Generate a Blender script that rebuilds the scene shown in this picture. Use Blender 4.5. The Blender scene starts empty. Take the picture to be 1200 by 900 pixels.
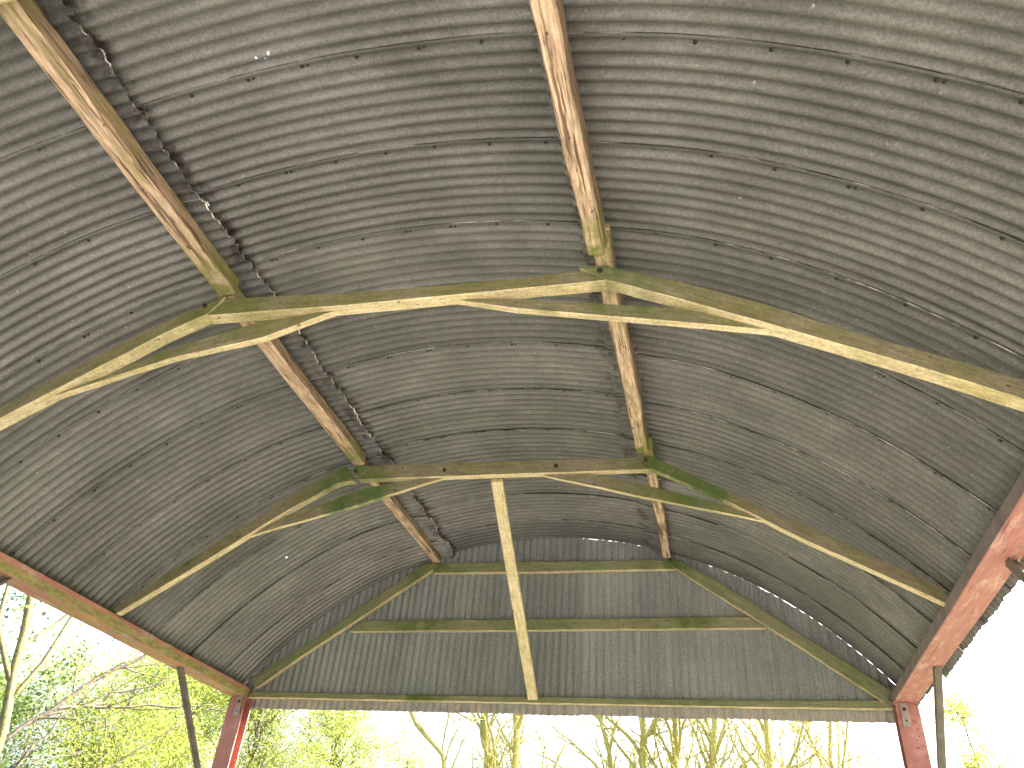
import bpy, bmesh, math, random
from mathutils import Vector, Matrix, noise as mnoise

C = bpy.context.scene.collection
SC = bpy.context.scene
GROUND = -1.6
T3, T2, T1, T0 = 1.08, 3.213, 5.56, 7.916       # front faces of the four trusses
RC, RZ = 4.334, -0.629                            # roof arc: radius and height of its centre


def nz(x, y=0.0, z=0.0, s=1.0):
    return mnoise.noise(Vector((x * s, y * s, z * s)))


# ------------------------------------------------------------------ node helpers
class Mat:
    def __init__(self, name, rough=0.7, metal=0.0, spec=0.3):
        self.m = bpy.data.materials.new(name)
        self.m.use_nodes = True
        self.nt = self.m.node_tree
        self.n = self.nt.nodes
        self.l = self.nt.links
        self.b = self.n['Principled BSDF']
        self.b.inputs['Roughness'].default_value = rough
        self.b.inputs['Metallic'].default_value = metal
        self.b.inputs['Specular IOR Level'].default_value = spec
        self.tc = self.n.new('ShaderNodeTexCoord')

    def coord(self, scale=(1, 1, 1), rot=(0, 0, 0), out='Object'):
        mp = self.n.new('ShaderNodeMapping')
        mp.inputs['Scale'].default_value = scale
        mp.inputs['Rotation'].default_value = rot
        self.l.new(self.at.outputs['Vector'] if out == 'grain' else self.tc.outputs[out], mp.inputs['Vector'])
        return mp.outputs['Vector']

    def grain(self):
        self.at = self.n.new('ShaderNodeAttribute')
        self.at.attribute_name = 'grain'

    def noise(self, vec, scale, detail=4, rough=0.55, dist=0.0):
        t = self.n.new('ShaderNodeTexNoise')
        t.inputs['Scale'].default_value = scale
        t.inputs['Detail'].default_value = detail
        t.inputs['Roughness'].default_value = rough
        t.inputs['Distortion'].default_value = dist
        self.l.new(vec, t.inputs['Vector'])
        return t.outputs['Fac']

    def ramp(self, fac, stops):
        r = self.n.new('ShaderNodeValToRGB')
        el = r.color_ramp.elements
        while len(el) < len(stops):
            el.new(0.5)
        for e, (p, c) in zip(el, stops):
            e.position = p
            e.color = (c, c, c, 1) if isinstance(c, (int, float)) else (*c, 1)
        self.l.new(fac, r.inputs['Fac'])
        return r.outputs['Color']

    def mix(self, fac, a, b, mode='MIX'):
        x = self.n.new('ShaderNodeMix')
        x.data_type = 'RGBA'
        x.blend_type = mode
        for i, v in ((0, fac), (6, a), (7, b)):
            if isinstance(v, (int, float)):
                x.inputs[i].default_value = v
            elif isinstance(v, tuple):
                x.inputs[i].default_value = (*v, 1)
            else:
                self.l.new(v, x.inputs[i])
        return x.outputs[2]

    def math(self, op, a, b=0.0, clamp=False):
        x = self.n.new('ShaderNodeMath')
        x.operation = op
        x.use_clamp = clamp
        for i, v in ((0, a), (1, b)):
            if isinstance(v, (int, float)):
                x.inputs[i].default_value = v
            else:
                self.l.new(v, x.inputs[i])
        return x.outputs[0]

    def xyz(self):
        s = self.n.new('ShaderNodeSeparateXYZ')
        self.l.new(self.tc.outputs['Object'], s.inputs[0])
        return s.outputs

    def rnd(self):
        o = self.n.new('ShaderNodeObjectInfo')
        return o.outputs['Random']

    def band(self, v, lo, hi, soft):
        """1 inside lo..hi, falling to 0 over soft outside"""
        a = self.math('DIVIDE', self.math('SUBTRACT', v, lo - soft), soft, True)
        b = self.math('DIVIDE', self.math('SUBTRACT', hi + soft, v), soft, True)
        return self.math('MULTIPLY', a, b)

    def color(self, c):
        if isinstance(c, tuple):
            self.b.inputs['Base Color'].default_value = (*c, 1)
        else:
            self.l.new(c, self.b.inputs['Base Color'])
        return self

    def bump(self, h, strength=0.4, dist=0.01):
        b = self.n.new('ShaderNodeBump')
        b.inputs['Strength'].default_value = strength
        b.inputs['Distance'].default_value = dist
        self.l.new(h, b.inputs['Height'])
        self.l.new(b.outputs['Normal'], self.b.inputs['Normal'])
        return self

    def holes(self, pts):
        """real pin holes and tears rusted through the metal, as (point, radius)"""
        tr = self.n.new('ShaderNodeBsdfTransparent')
        tot = None
        for p, r in pts:
            d = self.n.new('ShaderNodeVectorMath')
            d.operation = 'DISTANCE'
            self.l.new(self.tc.outputs['Object'], d.inputs[0])
            d.inputs[1].default_value = p
            k = self.math('LESS_THAN', d.outputs['Value'], r)
            tot = k if tot is None else self.math('MAXIMUM', tot, k)
        ms = self.n.new('ShaderNodeMixShader')
        self.l.new(tot, ms.inputs[0])
        self.l.new(self.b.outputs[0], ms.inputs[1])
        self.l.new(tr.outputs[0], ms.inputs[2])
        self.l.new(ms.outputs[0], self.n['Material Output'].inputs['Surface'])
        return self


# ------------------------------------------------------------------ materials
def mat_sheet():
    m = Mat('weathered corrugated iron', 0.5, 0.45, 0.4)
    v = m.coord()
    arc = m.coord((0.6, 1.6, 0.6))
    big = m.ramp(m.noise(v, 1.6, 4), [(0.3, (0.116, 0.1135, 0.108)), (0.7, (0.178, 0.1745, 0.168))])
    streak = m.ramp(m.noise(arc, 4, 5, 0.6), [(0.3, 0.86), (0.7, 1.12)])
    c = m.mix(1.0, big, streak, 'MULTIPLY')
    each = m.ramp(m.rnd(), [(0.0, 0.84), (1.0, 1.12)])
    c = m.mix(1.0, c, each, 'MULTIPLY')
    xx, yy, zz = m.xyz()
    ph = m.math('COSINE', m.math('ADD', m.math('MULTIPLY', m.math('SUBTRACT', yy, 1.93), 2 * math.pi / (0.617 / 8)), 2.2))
    rib_shade = m.ramp(m.math('ADD', m.math('MULTIPLY', ph, 0.42), m.math('MULTIPLY', m.noise(m.coord((3, 3, 3)), 2, 4, 0.7), 0.5)), [(0.0, 1.18), (0.28, 0.98), (0.58, 0.72)])
    c = m.mix(0.62, c, rib_shade, 'MULTIPLY')  # rib shading put into the colour: pale crests, dark valleys
    grit = m.ramp(m.noise(v, 70, 3, 0.7), [(0.36, 0.55), (0.5, 1.0), (0.66, 1.45)])
    c = m.mix(0.5, c, grit, 'MULTIPLY')
    mott = m.ramp(m.noise(v, 17, 4, 0.7), [(0.38, 0.76), (0.62, 1.22)])
    c = m.mix(0.28, c, mott, 'MULTIPLY')
    # pale lichen specks and bird lime
    sp = m.ramp(m.noise(v, 38, 2, 0.5), [(0.71, 0.0), (0.75, 1.0)])
    spd = m.math('MULTIPLY', sp, m.ramp(m.noise(v, 2.1, 3), [(0.45, 0.05), (0.65, 0.75)]))
    c = m.mix(spd, c, (0.42, 0.42, 0.38))
    # greenish film in places
    c = m.mix(m.ramp(m.noise(v, 0.9, 3), [(0.5, 0.0), (0.75, 0.35)]), c, (0.13, 0.14, 0.115))
    # brown drip stains where the sheet ends lap over the left purlin, a little at the right one
    x, y, z = m.xyz()
    st = m.band(x, -1.15, -1.09, 0.05)
    st2 = m.band(x, 1.10, 1.16, 0.05)
    st = m.math('MAXIMUM', st, m.math('MULTIPLY', st2, 0.8))
    st = m.math('MULTIPLY', st, m.ramp(m.noise(m.coord((1, 1, 1)), 5.5, 4, 0.7), [(0.50, 0.0), (0.62, 0.85)]))
    c = m.mix(st, c, (0.030, 0.018, 0.020))
    m.color(c)
    m.l.new(m.ramp(m.noise(v, 9, 4), [(0.3, 0.36), (0.7, 0.60)]), m.b.inputs['Roughness'])
    m.bump(m.noise(v, 55, 4, 0.7), 0.35, 0.006)
    m.holes(HOLES)
    return m.m


def mat_edge():
    m = Mat('bare zinc edge with painted glints', 0.6, 0.0, 0.4)
    v = m.coord()
    c = m.ramp(m.noise(v, 2.3, 4, 0.7), [(0.44, (0.025, 0.023, 0.021)), (0.52, (0.25, 0.24, 0.22)), (0.58, (0.85, 0.84, 0.81))])  # lit stretches of the lap edge painted in as near-white patches
    m.color(c)
    return m.m


def mat_torn():
    m = Mat('torn flaking sheet end', 0.8, 0.0, 0.3)
    v = m.coord()
    c = m.ramp(m.noise(v, 9, 4, 0.7), [(0.42, (0.028, 0.02, 0.02)), (0.52, (0.16, 0.15, 0.13)), (0.62, (0.72, 0.70, 0.65))])
    m.color(c)
    return m.m


def mat_gable():
    m = Mat('grey gable cladding', 0.6, 0.15, 0.35)
    v = m.coord()
    up = m.coord((7, 7, 0.55))
    c = m.ramp(m.noise(v, 1.3, 4), [(0.3, (0.195, 0.210, 0.214)), (0.7, (0.252, 0.267, 0.268))])
    c = m.mix(1.0, c, m.ramp(m.noise(up, 2.6, 5, 0.65), [(0.3, 0.84), (0.7, 1.16)]), 'MULTIPLY')
    c = m.mix(1.0, c, m.ramp(m.rnd(), [(0.0, 0.85), (1.0, 1.15)]), 'MULTIPLY')
    c = m.mix(0.7, c, m.ramp(m.noise(v, 60, 3, 0.7), [(0.36, 0.65), (0.5, 1.0), (0.66, 1.4)]), 'MULTIPLY')
    sp = m.ramp(m.noise(v, 30, 2), [(0.70, 0.0), (0.74, 1.0)])
    spd = m.math('MULTIPLY', sp, m.ramp(m.noise(v, 1.7, 3), [(0.45, 0.0), (0.65, 0.8)]))
    c = m.mix(spd, c, (0.40, 0.42, 0.40))
    # dirt splashed along the bottom hem, below the tie beam
    x, y, z = m.xyz()
    hem = m.math('MULTIPLY', m.band(z, 1.70, 1.885, 0.01), m.ramp(m.noise(v, 9, 4), [(0.4, 0.25), (0.6, 0.95)]))
    c = m.mix(hem, c, (0.36, 0.32, 0.29))
    m.color(c)
    m.bump(m.noise(v, 50, 4, 0.7), 0.3, 0.006)
    return m.m


GRAIN = {}


def set_grain(o, data):
    at = o.data.attributes.new('grain', 'FLOAT_VECTOR', 'POINT')
    at.data.foreach_set('vector', [k for p in data for k in p])


def mat_timber(kind):
    """kind 'clean': pale underside; 'algae': the green-brown algae-covered faces; 'rake': the pale brace"""
    m = Mat({'clean': 'pale sawn timber', 'algae': 'algae covered timber', 'rake': 'pale raking timber',
             'gable': 'green tinged gable timber'}[kind], 0.85, 0, 0.2)
    v = m.coord()
    m.grain()
    grain = m.coord((1.2, 14, 14), out='grain')
    g = m.noise(grain, 4, 5, 0.65, 0.3)
    x, y, z = m.xyz()
    if kind in ('clean', 'rake'):
        c = m.ramp(g, [(0.3, (0.42, 0.335, 0.20)), (0.5, (0.55, 0.46, 0.285)), (0.72, (0.64, 0.56, 0.38))])
        c = m.mix(m.ramp(m.noise(v, 3.0, 4), [(0.48, 0.0), (0.68, 0.55)]), c, (0.30, 0.27, 0.075))
        c = m.mix(m.ramp(m.noise(v, 75, 3, 0.7), [(0.55, 0.0), (0.70, 0.75)]), c, (0.17, 0.11, 0.055))
    elif kind == 'algae':
        c = m.ramp(g, [(0.3, (0.135, 0.116, 0.076)), (0.55, (0.195, 0.170, 0.112)), (0.75, (0.26, 0.228, 0.15))])
        c = m.mix(m.ramp(m.noise(v, 2.4, 4, 0.6), [(0.44, 0.0), (0.64, 0.7)]), c, (0.135, 0.13, 0.045))
        c = m.mix(m.ramp(m.noise(v, 5.0, 4, 0.6), [(0.56, 0.0), (0.70, 0.6)]), c, (0.17, 0.14, 0.095))
    else:
        c = m.ramp(g, [(0.3, (0.165, 0.155, 0.090)), (0.55, (0.215, 0.205, 0.12)), (0.75, (0.27, 0.25, 0.16))])
        c = m.mix(m.ramp(m.noise(v, 2.0, 4, 0.6), [(0.42, 0.0), (0.62, 0.8)]), c, (0.150, 0.180, 0.085))
    c = m.mix(1.0, c, m.ramp(m.noise(m.coord((1.5, 7, 7), out='grain'), 5, 5, 0.7), [(0.3, 0.74), (0.7, 1.22)]), 'MULTIPLY')
    c = m.mix(0.6, c, m.ramp(m.noise(v, 45, 4, 0.75), [(0.35, 0.7), (0.65, 1.25)]), 'MULTIPLY')
    # knots, cracks, nail heads
    k = m.ramp(m.noise(m.coord((5, 9, 9), out='grain'), 2.6, 2), [(0.71, 0.0), (0.75, 0.85)])
    c = m.mix(k, c, (0.045, 0.028, 0.015))
    c = m.mix(m.ramp(m.noise(m.coord((2.2, 60, 60), out='grain'), 2, 3, 0.7), [(0.61, 0.0), (0.69, 0.6)]), c, (0.06, 0.045, 0.02))
    # moss by the purlin seats
    if kind != 'rake':
        ax = m.math('ABSOLUTE', m.math('SUBTRACT', m.math('ABSOLUTE', x), 1.38))
        near = m.math('SUBTRACT', 1.0, m.math('DIVIDE', ax, 0.55), True)
        mo = m.math('MULTIPLY', near, m.ramp(m.noise(v, 3.4, 4, 0.65), [(0.42, 0.0), (0.60, 1.0)]))
        if kind == 'clean':
            mo = m.math('MULTIPLY', mo, 0.55)
        c = m.mix(mo, c, (0.062, 0.092, 0.018))
        for p, r in MOSS:
            d = m.n.new('ShaderNodeVectorMath')
            d.operation = 'DISTANCE'
            m.l.new(m.tc.outputs['Object'], d.inputs[0])
            d.inputs[1].default_value = p
            f = m.math('SUBTRACT', 1.15, m.math('DIVIDE', d.outputs['Value'], r), True)
            f = m.math('MULTIPLY', f, m.ramp(m.noise(v, 9, 5, 0.75), [(0.36, 0.0), (0.50, 0.95)]))
            c = m.mix(f, c, (0.055, 0.098, 0.028))
    m.color(c)
    m.bump(g, 0.5, 0.004)
    return m.m


def mat_purlin(side=False):
    m = Mat('darker brown purlin side' if side else 'rough pinkish purlin timber', 0.9, 0, 0.15)
    v = m.coord()
    grain = m.coord((16, 1.1, 16))
    g = m.noise(grain, 3, 5, 0.7, 0.15)
    c = m.ramp(g, [(0.28, (0.27, 0.175, 0.12)), (0.42, (0.48, 0.345, 0.24)), (0.58, (0.57, 0.425, 0.305)), (0.75, (0.43, 0.31, 0.22))])
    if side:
        c = m.mix(1.0, c, (0.60, 0.57, 0.56), 'MULTIPLY')  # side faces: same timber colour, darker
    bark = m.ramp(m.noise(m.coord((12, 0.8, 12)), 1.7, 4, 0.7), [(0.54, 0.0), (0.62, 0.85)])
    c = m.mix(bark, c, (0.12, 0.075, 0.045))
    crack = m.ramp(m.noise(m.coord((52, 2.2, 52)), 1.2, 4, 0.65), [(0.56, 0.0), (0.63, 0.85)])
    c = m.mix(crack, c, (0.07, 0.04, 0.025))
    c = m.mix(1.0, c, m.ramp(m.noise(m.coord((9, 2.0, 9)), 3, 5, 0.7), [(0.3, 0.62), (0.7, 1.3)]), 'MULTIPLY')
    x, y, z = m.xyz()
    # moss and algae gather where a length ends on a truss, and along one stretch
    mo = None
    for ty in (T3, T2, T1):
        d = m.math('SUBTRACT', 1.0, m.math('DIVIDE', m.math('ABSOLUTE', m.math('SUBTRACT', y, ty - 0.12)), 0.42), True)
        mo = d if mo is None else m.math('MAXIMUM', mo, d)
    mo = m.math('MULTIPLY', mo, m.ramp(m.noise(v, 4.2, 4, 0.7), [(0.36, 0.0), (0.55, 1.0)]))
    c = m.mix(mo, c, (0.15, 0.17, 0.035))
    c = m.mix(m.ramp(m.noise(m.coord((5, 0.7, 5)), 2.1, 4, 0.7), [(0.58, 0.0), (0.66, 0.7)]), c, (0.25, 0.215, 0.08))
    k = m.ramp(m.noise(m.coord((9, 5, 9)), 2.3, 2), [(0.70, 0.0), (0.74, 0.9)])
    c = m.mix(k, c, (0.05, 0.025, 0.015))
    m.color(c)
    m.bump(g, 1.0, 0.014)
    return m.m


def mat_beam(mossy):
    m = Mat('red painted mossy beam' if mossy else 'red painted worn beam', 0.6, 0, 0.35)
    v = m.coord()
    gr = m.coord((8, 0.9, 8))
    g = m.noise(gr, 3, 5, 0.65, 0.3)
    c = m.ramp(g, [(0.3, (0.31, 0.120, 0.112)), (0.6, (0.39, 0.165, 0.152)), (0.8, (0.46, 0.24, 0.22))])
    # paint worn through to pale wood
    w = m.ramp(m.noise(m.coord((6, 1.5, 6)), 2.6, 5, 0.75), [(0.50, 0.0), (0.64, 0.75)])
    c = m.mix(w, c, (0.52, 0.36, 0.31))
    if mossy:
        c = m.mix(m.ramp(m.noise(m.coord((4, 0.8, 4)), 2.2, 4), [(0.4, 0.0), (0.6, 0.6)]), c, (0.42, 0.20, 0.085))
        x, y, z = m.xyz()
        wob = m.math('MULTIPLY', m.math('SUBTRACT', m.noise(m.coord((6, 1.6, 3)), 3.0, 5, 0.7), 0.5), 0.09)
        zz = m.math('ADD', z, wob)
        b = m.math('MULTIPLY', m.band(zz, 1.882, 1.945, 0.012), m.ramp(m.noise(m.coord((5, 2, 5)), 4, 5, 0.75), [(0.33, 0.25), (0.5, 0.95)]))
        c = m.mix(b, c, m.ramp(m.noise(m.coord((14, 5, 14)), 2, 5, 0.7), [(0.35, (0.15, 0.15, 0.045)), (0.65, (0.36, 0.325, 0.14))]))
    crack = m.ramp(m.noise(m.coord((40, 1.5, 40)), 1.5, 3, 0.6), [(0.63, 0.0), (0.69, 0.7)])
    c = m.mix(crack, c, (0.09, 0.03, 0.02))
    m.color(c)
    m.bump(g, 0.5, 0.005)
    return m.m


def mat_column():
    m = Mat('chipped red oxide steel', 0.6, 0.0, 0.4)
    v = m.coord()
    c = m.ramp(m.noise(v, 3, 4), [(0.3, (0.25, 0.095, 0.075)), (0.7, (0.34, 0.135, 0.105))])
    c = m.mix(m.ramp(m.noise(v, 6, 5, 0.7), [(0.52, 0.0), (0.64, 0.6)]), c, (0.36, 0.22, 0.19))
    c = m.mix(m.ramp(m.noise(v, 26, 4, 0.7), [(0.62, 0.0), (0.66, 1.0)]), c, (0.035, 0.025, 0.022))
    m.color(c)
    m.bump(m.noise(v, 24, 4, 0.7), 0.4, 0.004)
    return m.m


def mat_simple(name, a, b, scale=6, rough=0.7, metal=0.0, spec=0.3, bump=0.3):
    m = Mat(name, rough, metal, spec)
    v = m.coord()
    n = m.noise(v, scale, 5, 0.65)
    m.color(m.ramp(n, [(0.3, a), (0.7, b)]))
    if bump:
        m.bump(n, bump, 0.01)
    return m.m


def mat_bark(name, base, pale, lichen, amount):
    m = Mat(name, 0.9, 0, 0.1)
    v = m.coord()
    c = m.ramp(m.noise(m.coord((5, 5, 1.2)), 5, 5, 0.7), [(0.3, base), (0.7, pale)])
    l = m.ramp(m.noise(v, 8, 5, 0.75), [(0.62 - amount * 0.35, 0.0), (0.70 - amount * 0.35, 1.0)])
    c = m.mix(l, c, lichen)
    c = m.mix(m.ramp(m.noise(v, 40, 3, 0.7), [(0.35, 0.6), (0.5, 0.0)]), c, base)
    m.color(c)
    m.bump(m.noise(v, 30, 4, 0.7), 0.7, 0.02)
    return m.m


def mat_leaf(name, a, b, trans, gloss=0.05):
    m = Mat(name, 0.75, 0, gloss)
    c = m.ramp(m.noise(m.coord(), 1.4, 3), [(0.3, a), (0.7, b)])
    c = m.mix(m.ramp(m.noise(m.coord(), 12, 2), [(0.4, 0.0), (0.65, 0.5)]), c, tuple(min(1, k * 1.5) for k in b))
    m.color(c)
    t = m.n.new('ShaderNodeBsdfTranslucent')
    m.l.new(m.mix(1.0, c, (1.15, 1.22, 0.8), 'MULTIPLY'), t.inputs['Color'])
    s = m.n.new('ShaderNodeMixShader')
    s.inputs[0].default_value = trans
    m.l.new(m.b.outputs[0], s.inputs[1])
    m.l.new(t.outputs[0], s.inputs[2])
    m.l.new(s.outputs[0], m.n['Material Output'].inputs['Surface'])
    return m.m


def arc_z(x, r=RC):
    return RZ + math.sqrt(max(r * r - x * x, 0))


def arc_pt(x, y):
    return (x, y, arc_z(x))


HOLES = [(arc_pt(-0.40, 1.865), 0.011), (arc_pt(-0.325, 1.86), 0.011), (arc_pt(-0.36, 1.885), 0.004),
         (arc_pt(-2.45, 6.63), 0.010), (arc_pt(-2.75, 6.05), 0.008), (arc_pt(2.55, 6.3), 0.009), (arc_pt(2.75, 6.35), 0.008),
         (arc_pt(1.75, 5.2), 0.006), (arc_pt(-1.6, 2.75), 0.006), (arc_pt(0.4, 4.1), 0.005)]

MOSS = [((1.33, T2, 3.17), 0.16), ((1.50, T1, 3.13), 0.20), ((1.72, T1, 2.98), 0.22), ((1.85, T1, 2.90), 0.14),
        ((-1.32, T1, 3.28), 0.17), ((-1.55, T1, 3.16), 0.14), ((-1.12, T1, 3.05), 0.26), ((-1.4, T1, 2.93), 0.16),
        ((0.95, T2, 2.90), 0.10), ((-2.75, T1, 2.45), 0.08)]
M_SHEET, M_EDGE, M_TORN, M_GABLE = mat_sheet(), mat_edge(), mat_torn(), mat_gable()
M_CLEAN, M_ALGAE, M_RAKE, M_GTIM = mat_timber('clean'), mat_timber('algae'), mat_timber('rake'), mat_timber('gable')
M_PURLIN_SIDE = mat_purlin(True)
M_PURLIN, M_BEAML, M_BEAMR, M_COL = mat_purlin(), mat_beam(True), mat_beam(False), mat_column()
M_DULL = mat_simple('dull purple-grey beam face', (0.15, 0.115, 0.12), (0.25, 0.205, 0.205), 7, 0.8)  # inner face of the right beam, greyer and darker than the red
M_BOLT = mat_simple('black bolt', (0.012, 0.011, 0.01), (0.03, 0.028, 0.026), 30, 0.6, 0, 0.3, 0)
M_BRACE = mat_simple('dull brown steel angle', (0.11, 0.095, 0.08), (0.20, 0.17, 0.145), 9, 0.6, 0.1)
M_PLATE = mat_simple('grey cleat plate', (0.20, 0.15, 0.14), (0.36, 0.29, 0.27), 12, 0.6, 0.0)


# ------------------------------------------------------------------ object helpers
BARN = bpy.data.objects.new('dutch_barn', None)
BARN.location = (0, 3.3, GROUND)
BARN['label'] = 'open-sided barn with a curved corrugated iron roof on timber trusses, seen from underneath'
BARN['category'] = 'barn'
C.objects.link(BARN)


def holder(name, parent, label=None):
    o = bpy.data.objects.new(name, None)
    C.objects.link(o)
    o.parent = parent
    if label:
        o['label'] = label
    return o


def link(name, me, mats, parent=None, label=None, smooth=False):
    for m in mats:
        me.materials.append(m)
    if smooth:
        for p in me.polygons:
            p.use_smooth = True
    o = bpy.data.objects.new(name, me)
    C.objects.link(o)
    if parent is not None:
        o.parent = parent
        # vertices are written in world metres: cancel the parents' offset
        off = Vector((0, 0, 0))
        q = parent
        while q is not None:
            off += q.location
            q = q.parent
        o.location = -off
    if label:
        o['label'] = label
    return o


def from_py(name, verts, faces, idx=None):
    me = bpy.data.meshes.new(name)
    me.from_pydata(verts, [], faces)
    if idx:
        me.polygons.foreach_set('material_index', idx)
    me.update()
    return me


class Loft:
    """rings of equal length joined to a closed tube; side k of a ring takes material sm[k]"""
    def __init__(self):
        self.v, self.f, self.i = [], [], []

    def add(self, rings, sm=None, cap=0):
        n = len(rings[0])
        b = len(self.v)
        for r in rings:
            self.v.extend([tuple(p) for p in r])
        for a in range(len(rings) - 1):
            for k in range(n):
                k2 = (k + 1) % n
                self.f.append((b + a * n + k, b + a * n + k2, b + (a + 1) * n + k2, b + (a + 1) * n + k))
                self.i.append(sm[k] if sm else 0)
        self.f.append(tuple(b + k for k in reversed(range(n))))
        self.f.append(tuple(b + (len(rings) - 1) * n + k for k in range(n)))
        self.i += [cap, cap]
        return self

    def build(self, name, mats, parent=None, label=None, smooth=False):
        me = from_py(name, self.v, self.f, self.i)
        bm = bmesh.new()
        bm.from_mesh(me)
        bmesh.ops.recalc_face_normals(bm, faces=bm.faces)
        bm.to_mesh(me)
        bm.free()
        return link(name, me, mats, parent, label, smooth)


def resample(pl, n):
    d = [0.0]
    for a, b in zip(pl, pl[1:]):
        d.append(d[-1] + math.dist(a, b))
    out = []
    for i in range(n):
        t = d[-1] * i / (n - 1)
        k = 0
        while k < len(pl) - 2 and d[k + 1] < t:
            k += 1
        u = (t - d[k]) / max(d[k + 1] - d[k], 1e-9)
        out.append(tuple(a + (b - a) * u for a, b in zip(pl[k], pl[k + 1])))
    return out


def timber(name, top, bot, y0, b, parent, side=None, label=None, seed=0, ch=0.005):
    """sawn member in a truss plane: top and bottom edges as (x,z), front face at y0, thickness b"""
    side = side or M_ALGAE
    L = math.dist(top[0], top[-1])
    n = max(6, int(L / 0.07))
    tp, bp = resample(top, n), resample(bot, n)
    rings = []
    for i, ((tx, tz), (bx, bz)) in enumerate(zip(tp, bp)):
        w = Vector((tx - bx, 0, tz - bz))
        h = w.length
        w.normalize()
        s = seed * 7.3 + i * 0.07
        jt = 0.0035 * nz(s, 1.1, 0, 1.7) + 0.0015 * nz(s, 4.1, 0, 9)
        jb = 0.0035 * nz(s, 9.7, 0, 1.7) + 0.0015 * nz(s, 6.1, 0, 9)
        jy = 0.004 * nz(s, 5.5, 0, 1.2)
        T = Vector((tx, 0, tz)) + w * jt
        B = Vector((bx, 0, bz)) + w * jb
        c = ch * (1 + 0.6 * nz(s, 2.2, 0, 6))
        y1 = y0 + jy
        y2 = y0 + b + jy
        rings.append([B + w * c + Vector((0, y1, 0)), B + Vector((0, y1 + c, 0)), B + Vector((0, y2 - c, 0)), B + w * c + Vector((0, y2, 0)),
                      T - w * c + Vector((0, y2, 0)), T + Vector((0, y2 - c, 0)), T + Vector((0, y1 + c, 0)), T - w * c + Vector((0, y1, 0))])
    o = Loft().add(rings, [0, 0, 0, 1, 1, 0, 1, 1], 0).build(name, [M_CLEAN, side], parent, label)
    gd = []
    for i in range(len(rings)):
        for hh, yy in ((0, 0), (-.002, .004), (-.002, b), (0, b), (.12, b), (.12, b), (.12, .004), (.12, 0)):
            gd.append((L * i / (len(rings) - 1) + seed * 3.7, hh + seed * 1.3, yy + seed * 0.7))
    set_grain(o, gd)
    return o


def box_verts(lo, hi):
    (a, b, c), (d, e, f) = lo, hi
    return [[Vector((a, b, c)), Vector((d, b, c)), Vector((d, e, c)), Vector((a, e, c))],
            [Vector((a, b, f)), Vector((d, b, f)), Vector((d, e, f)), Vector((a, e, f))]]


def bar(lf, p, q, w, t, up=(0, 0, 1), mat=0):
    """straight bar between two points, section w along the side axis and t along the other"""
    p, q = Vector(p), Vector(q)
    d = (q - p).normalized()
    s = d.cross(Vector(up)).normalized()
    u = s.cross(d)
    rings = []
    for c in (p, q):
        rings.append([c + s * w / 2 + u * t / 2, c - s * w / 2 + u * t / 2, c - s * w / 2 - u * t / 2, c + s * w / 2 - u * t / 2])
    lf.add(rings, [mat] * 4, mat)


# ------------------------------------------------------------------ trusses
TRUSSES = []


def truss(y, b, mem, side=None, label=None):
    h = holder('roof_truss', BARN, label)
    TRUSSES.append((y, h))
    for k, (nm, top, bot, dy) in enumerate(mem):
        timber(nm, top, bot, y + dy, 0.52 * b if 'brace' in nm else b, h, side, None, seed=y * 3 + k)
    return h


truss(T1, 0.066, [
    ('collar_beam', [(-1.33, 3.344), (0.0, 3.312), (1.215, 3.279)], [(-1.257, 3.199), (0.0, 3.180), (1.334, 3.159)], 0.0),
    ('rafter', [(-1.415, 3.349), (-1.657, 3.215), (-2.33, 2.769), (-2.744, 2.461), (-3.33, 2.035)],
     [(-1.29, 3.190), (-1.45, 3.175), (-1.935, 2.88), (-2.587, 2.434), (-3.275, 1.985)], -0.003),
    ('rafter', [(1.23, 3.30), (1.372, 3.27), (1.804, 3.002), (2.436, 2.626), (2.877, 2.366), (3.29, 2.125)],
     [(1.338, 3.165), (1.884, 2.863), (2.421, 2.514), (3.275, 2.012)], -0.003),
    ('haunch_brace', [(-2.10, 2.768), (-1.88, 2.895), (-1.157, 3.130), (-0.70, 3.197), (-0.52, 3.196)], [(-2.21, 2.690), (-2.116, 2.722), (-1.318, 2.928), (-0.533, 3.168), (-0.44, 3.192)], 0.028),
    ('haunch_brace', [(0.50, 3.176), (0.824, 3.165), (1.404, 2.998), (1.78, 2.868), (2.06, 2.748)], [(0.41, 3.176), (0.483, 3.150), (1.211, 2.938), (2.004, 2.727), (2.17, 2.678)], 0.028),
], label='weathered middle truss with mossy joints, a raking brace fixed to its collar')
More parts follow.
